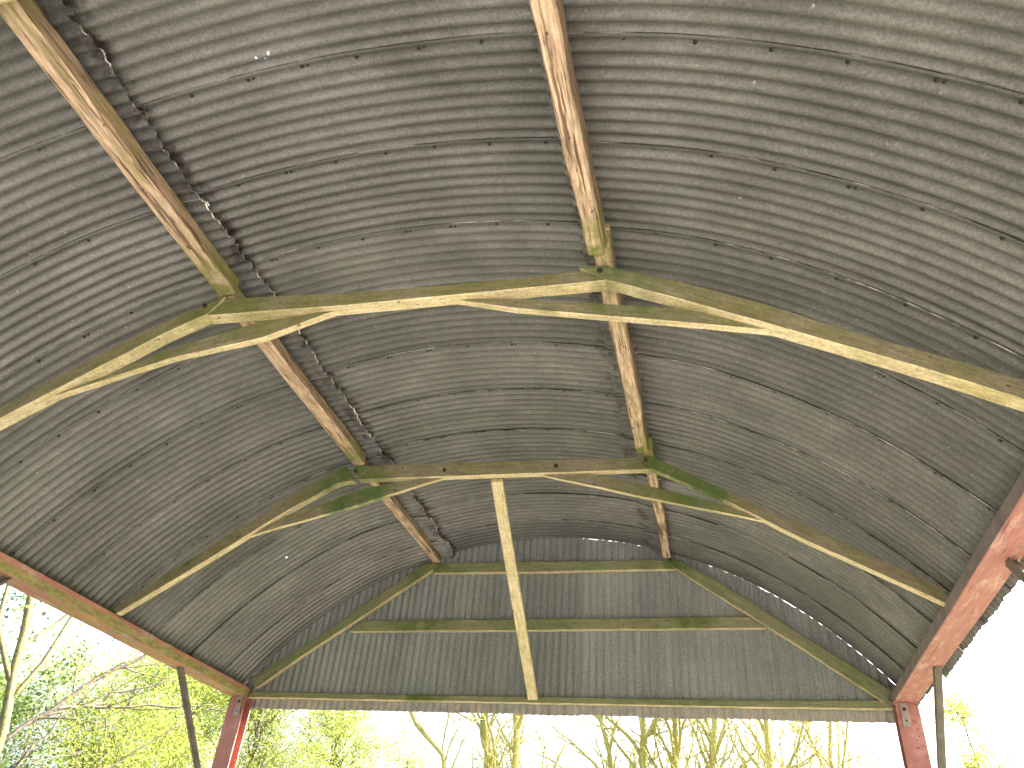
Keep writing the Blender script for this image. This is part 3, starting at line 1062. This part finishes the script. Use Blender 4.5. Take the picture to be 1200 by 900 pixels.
# grey tree whose long bare branches reach across the leaves
w = Wood(52)
g0 = [(-7.75, 8.2, GROUND), (-7.55, 8.4, 0.3), (-7.17, 8.77, 1.45)]
w.tube([V(p) for p in resample(g0, 14)], 0.075, 0.034, 9)
def reach(pts, r0, r1, twigs, seed):
    R = random.Random(seed)
    pp = resample(pts, 26)
    pp = [V(p) + V((0.02 * nz(i * .3, seed, 3), 0.0, 0.03 * nz(i * .3, seed, 0))) for i, p in enumerate(pp)]
    w.tube(pp, r0, r1, 6)
    for _ in range(twigs):
        i = R.randint(4, 24)
        d = (pp[i + 1] - pp[i]).normalized()
        d = (d + V((R.gauss(0, .5), R.gauss(0, .5), R.gauss(0.15, .5)))).normalized()
        w.limb(pp[i], d, R.uniform(0.5, 1.4), r0 * .4, 1, 0.1, 0.4, (1, 3), (25, 50))
reach([(-7.17, 8.77, 1.45), (-7.04, 8.9, 1.71), (-6.85, 9.09, 1.99), (-6.58, 9.33, 2.44), (-6.42, 9.47, 2.61), (-6.21, 9.65, 2.82), (-6.06, 9.77, 3.15), (-5.8, 10.0, 3.6)], 0.034, 0.014, 8, 1)
reach([(-6.98, 9.0, 1.85), (-6.73, 9.46, 2.09), (-6.42, 9.73, 2.14), (-6.08, 10.01, 2.24), (-5.77, 10.24, 2.28), (-5.44, 10.47, 2.37)], 0.026, 0.009, 7, 2)
reach([(-6.87, 9.07, 1.97), (-6.73, 9.5, 2.10), (-6.64, 9.68, 2.18), (-6.61, 9.71, 2.33), (-6.26, 9.99, 2.47), (-6.03, 10.18, 2.72)], 0.024, 0.008, 5, 4)
reach([(-7.3, 8.65, 1.0), (-6.76, 8.76, 1.2), (-6.7, 8.81, 1.48), (-6.6, 8.91, 1.64), (-6.57, 8.93, 1.9)], 0.028, 0.010, 4, 3)
reach([(-7.3, 8.7, 0.9), (-6.48, 10.07, 1.44), (-6.29, 10.23, 1.68), (-6.0, 10.44, 2.01), (-5.56, 10.76, 2.44)], 0.020, 0.008, 5, 5)
build_tree('grey_branch_tree', 'leafless-looking grey tree whose long bare branches reach right across the green leaves', None, w, M_GREY,
           w.leaves(500, 0.075, 0.3, 52), M_MID, (-7.75, 8.2, GROUND))

# dark evergreen shrub low in the left corner
def shrub(seed, base, h, label, n):
    w = Wood(seed)
    b = V(base)
    for k in range(6):
        a = k * 1.05
        w.limb(b + V((0.15 * math.cos(a), 0.15 * math.sin(a), 0)), V((0.35 * math.cos(a), 0.35 * math.sin(a), 1)), h * 0.95, 0.035, 2, 0.5, 0.5, (4, 5), (25, 60))
    t = plant('evergreen_shrub', label, 'shrub', 'dark evergreens on the left', base)
    w.lf.build('stem', [M_GREY], t, None, True)
    link('foliage', w.leaves(n, 0.085, 0.42, seed), [M_DARK], t)


shrub(61, (-8.7, 9.2, GROUND), 3.0, 'dark glossy evergreen shrub low in the bottom left corner', 11000)
shrub(62, (-9.3, 9.0, GROUND), 4.3, 'taller dark ivy-like evergreen at the left edge, behind the pale trunk', 5000)

# ------------------------------------------------------------------ ground
def sheet(name, x0, x1, y0, y1, z, mat, nx=1, ny=1):
    v = [(x0 + (x1 - x0) * i / nx, y0 + (y1 - y0) * j / ny, z) for j in range(ny + 1) for i in range(nx + 1)]
    f = [(j * (nx + 1) + i, j * (nx + 1) + i + 1, (j + 1) * (nx + 1) + i + 1, (j + 1) * (nx + 1) + i) for j in range(ny) for i in range(nx)]
    o = link(name, from_py(name, v, f), [mat])
    o['kind'] = 'structure'
    return o


mg = Mat('spring grass ground', 0.9, 0, 0.1)
gn = mg.noise(mg.coord(), 1.2, 6, 0.7)
mg.color(mg.ramp(gn, [(0.3, (0.065, 0.080, 0.040)), (0.7, (0.125, 0.140, 0.075))])).bump(mg.noise(mg.coord(), 40, 4, 0.7), 0.8, 0.03)
sheet('ground', -400, 400, -400, 400, GROUND, mg.m)
my = Mat('pale gravel yard', 0.9, 0, 0.1)
yn = my.noise(my.coord(), 55, 4, 0.7)
yc = my.ramp(my.noise(my.coord(), 0.9, 5, 0.6), [(0.3, (0.37, 0.36, 0.33)), (0.7, (0.49, 0.475, 0.445))])
my.color(my.mix(0.6, yc, my.ramp(yn, [(0.3, 0.6), (0.7, 1.3)]), 'MULTIPLY')).bump(yn, 0.8, 0.02)
sheet('bounce_yard', -4.6, 9.0, -16.0, 1.8, GROUND + 0.004, my.m)  # unseen pale patch added to bounce sunlight up under the roof
mf = Mat('dusty grey floor', 0.95, 0, 0.1)
fn = mf.noise(mf.coord(), 14, 5, 0.7)
mf.color(mf.ramp(fn, [(0.3, (0.105, 0.102, 0.098)), (0.7, (0.175, 0.170, 0.163))])).bump(fn, 0.8, 0.02)
sheet('floor', -3.6, 3.6, 1.8, 8.6, GROUND + 0.004, mf.m)  # unseen floor, kept dark so the bounce comes mainly from the front

# ------------------------------------------------------------------ light
SUN = Vector((0.70, 0.34, 0.62)).normalized()
el = math.asin(SUN.z)
az = math.atan2(SUN.x, SUN.y)
wd = bpy.data.worlds.new('World')
SC.world = wd
wd.use_nodes = True
nt = wd.node_tree
sky = nt.nodes.new('ShaderNodeTexSky')
sky.sky_type = 'NISHITA'
sky.sun_disc = False
sky.sun_elevation = el
sky.sun_rotation = az
sky.dust_density = 9.0
sky.ozone_density = 0.3
sky.air_density = 1.0
nt.links.new(sky.outputs[0], nt.nodes['Background'].inputs['Color'])
nt.nodes['Background'].inputs['Strength'].default_value = 0.15
sd = bpy.data.lights.new('sun', 'SUN')
sd.energy = 4.5
sd.angle = math.radians(0.5)
sd.color = (1.0, 0.95, 0.86)
so = bpy.data.objects.new('sun', sd)
so.rotation_euler = SUN.to_track_quat('Z', 'Y').to_euler()
so.location = SUN * 60
C.objects.link(so)

# ------------------------------------------------------------------ camera
cd = bpy.data.cameras.new('camera')
cd.sensor_width = 36
cd.lens = 36 * 898.3 / 1200
cd.clip_start = 0.02
cd.clip_end = 2000
co = bpy.data.objects.new('camera', cd)
fw = Vector((-0.2310523, 0.7807455, 0.58056119))
rt = Vector((0.97006809, 0.23068701, 0.07583802))
up = Vector((0.07471773, -0.58070643, 0.81067706))
co.matrix_world = Matrix(((rt.x, up.x, -fw.x, 1.7383), (rt.y, up.y, -fw.y, 0.0), (rt.z, up.z, -fw.z, 0.0), (0, 0, 0, 1)))
C.objects.link(co)
SC.camera = co

SC.render.engine = 'CYCLES'
SC.cycles.max_bounces = 10
SC.cycles.diffuse_bounces = 6
SC.cycles.transparent_max_bounces = 8
SC.view_settings.view_transform = 'Standard'
SC.view_settings.look = 'None'
SC.view_settings.exposure = 3.0
SC.view_settings.gamma = 1.0
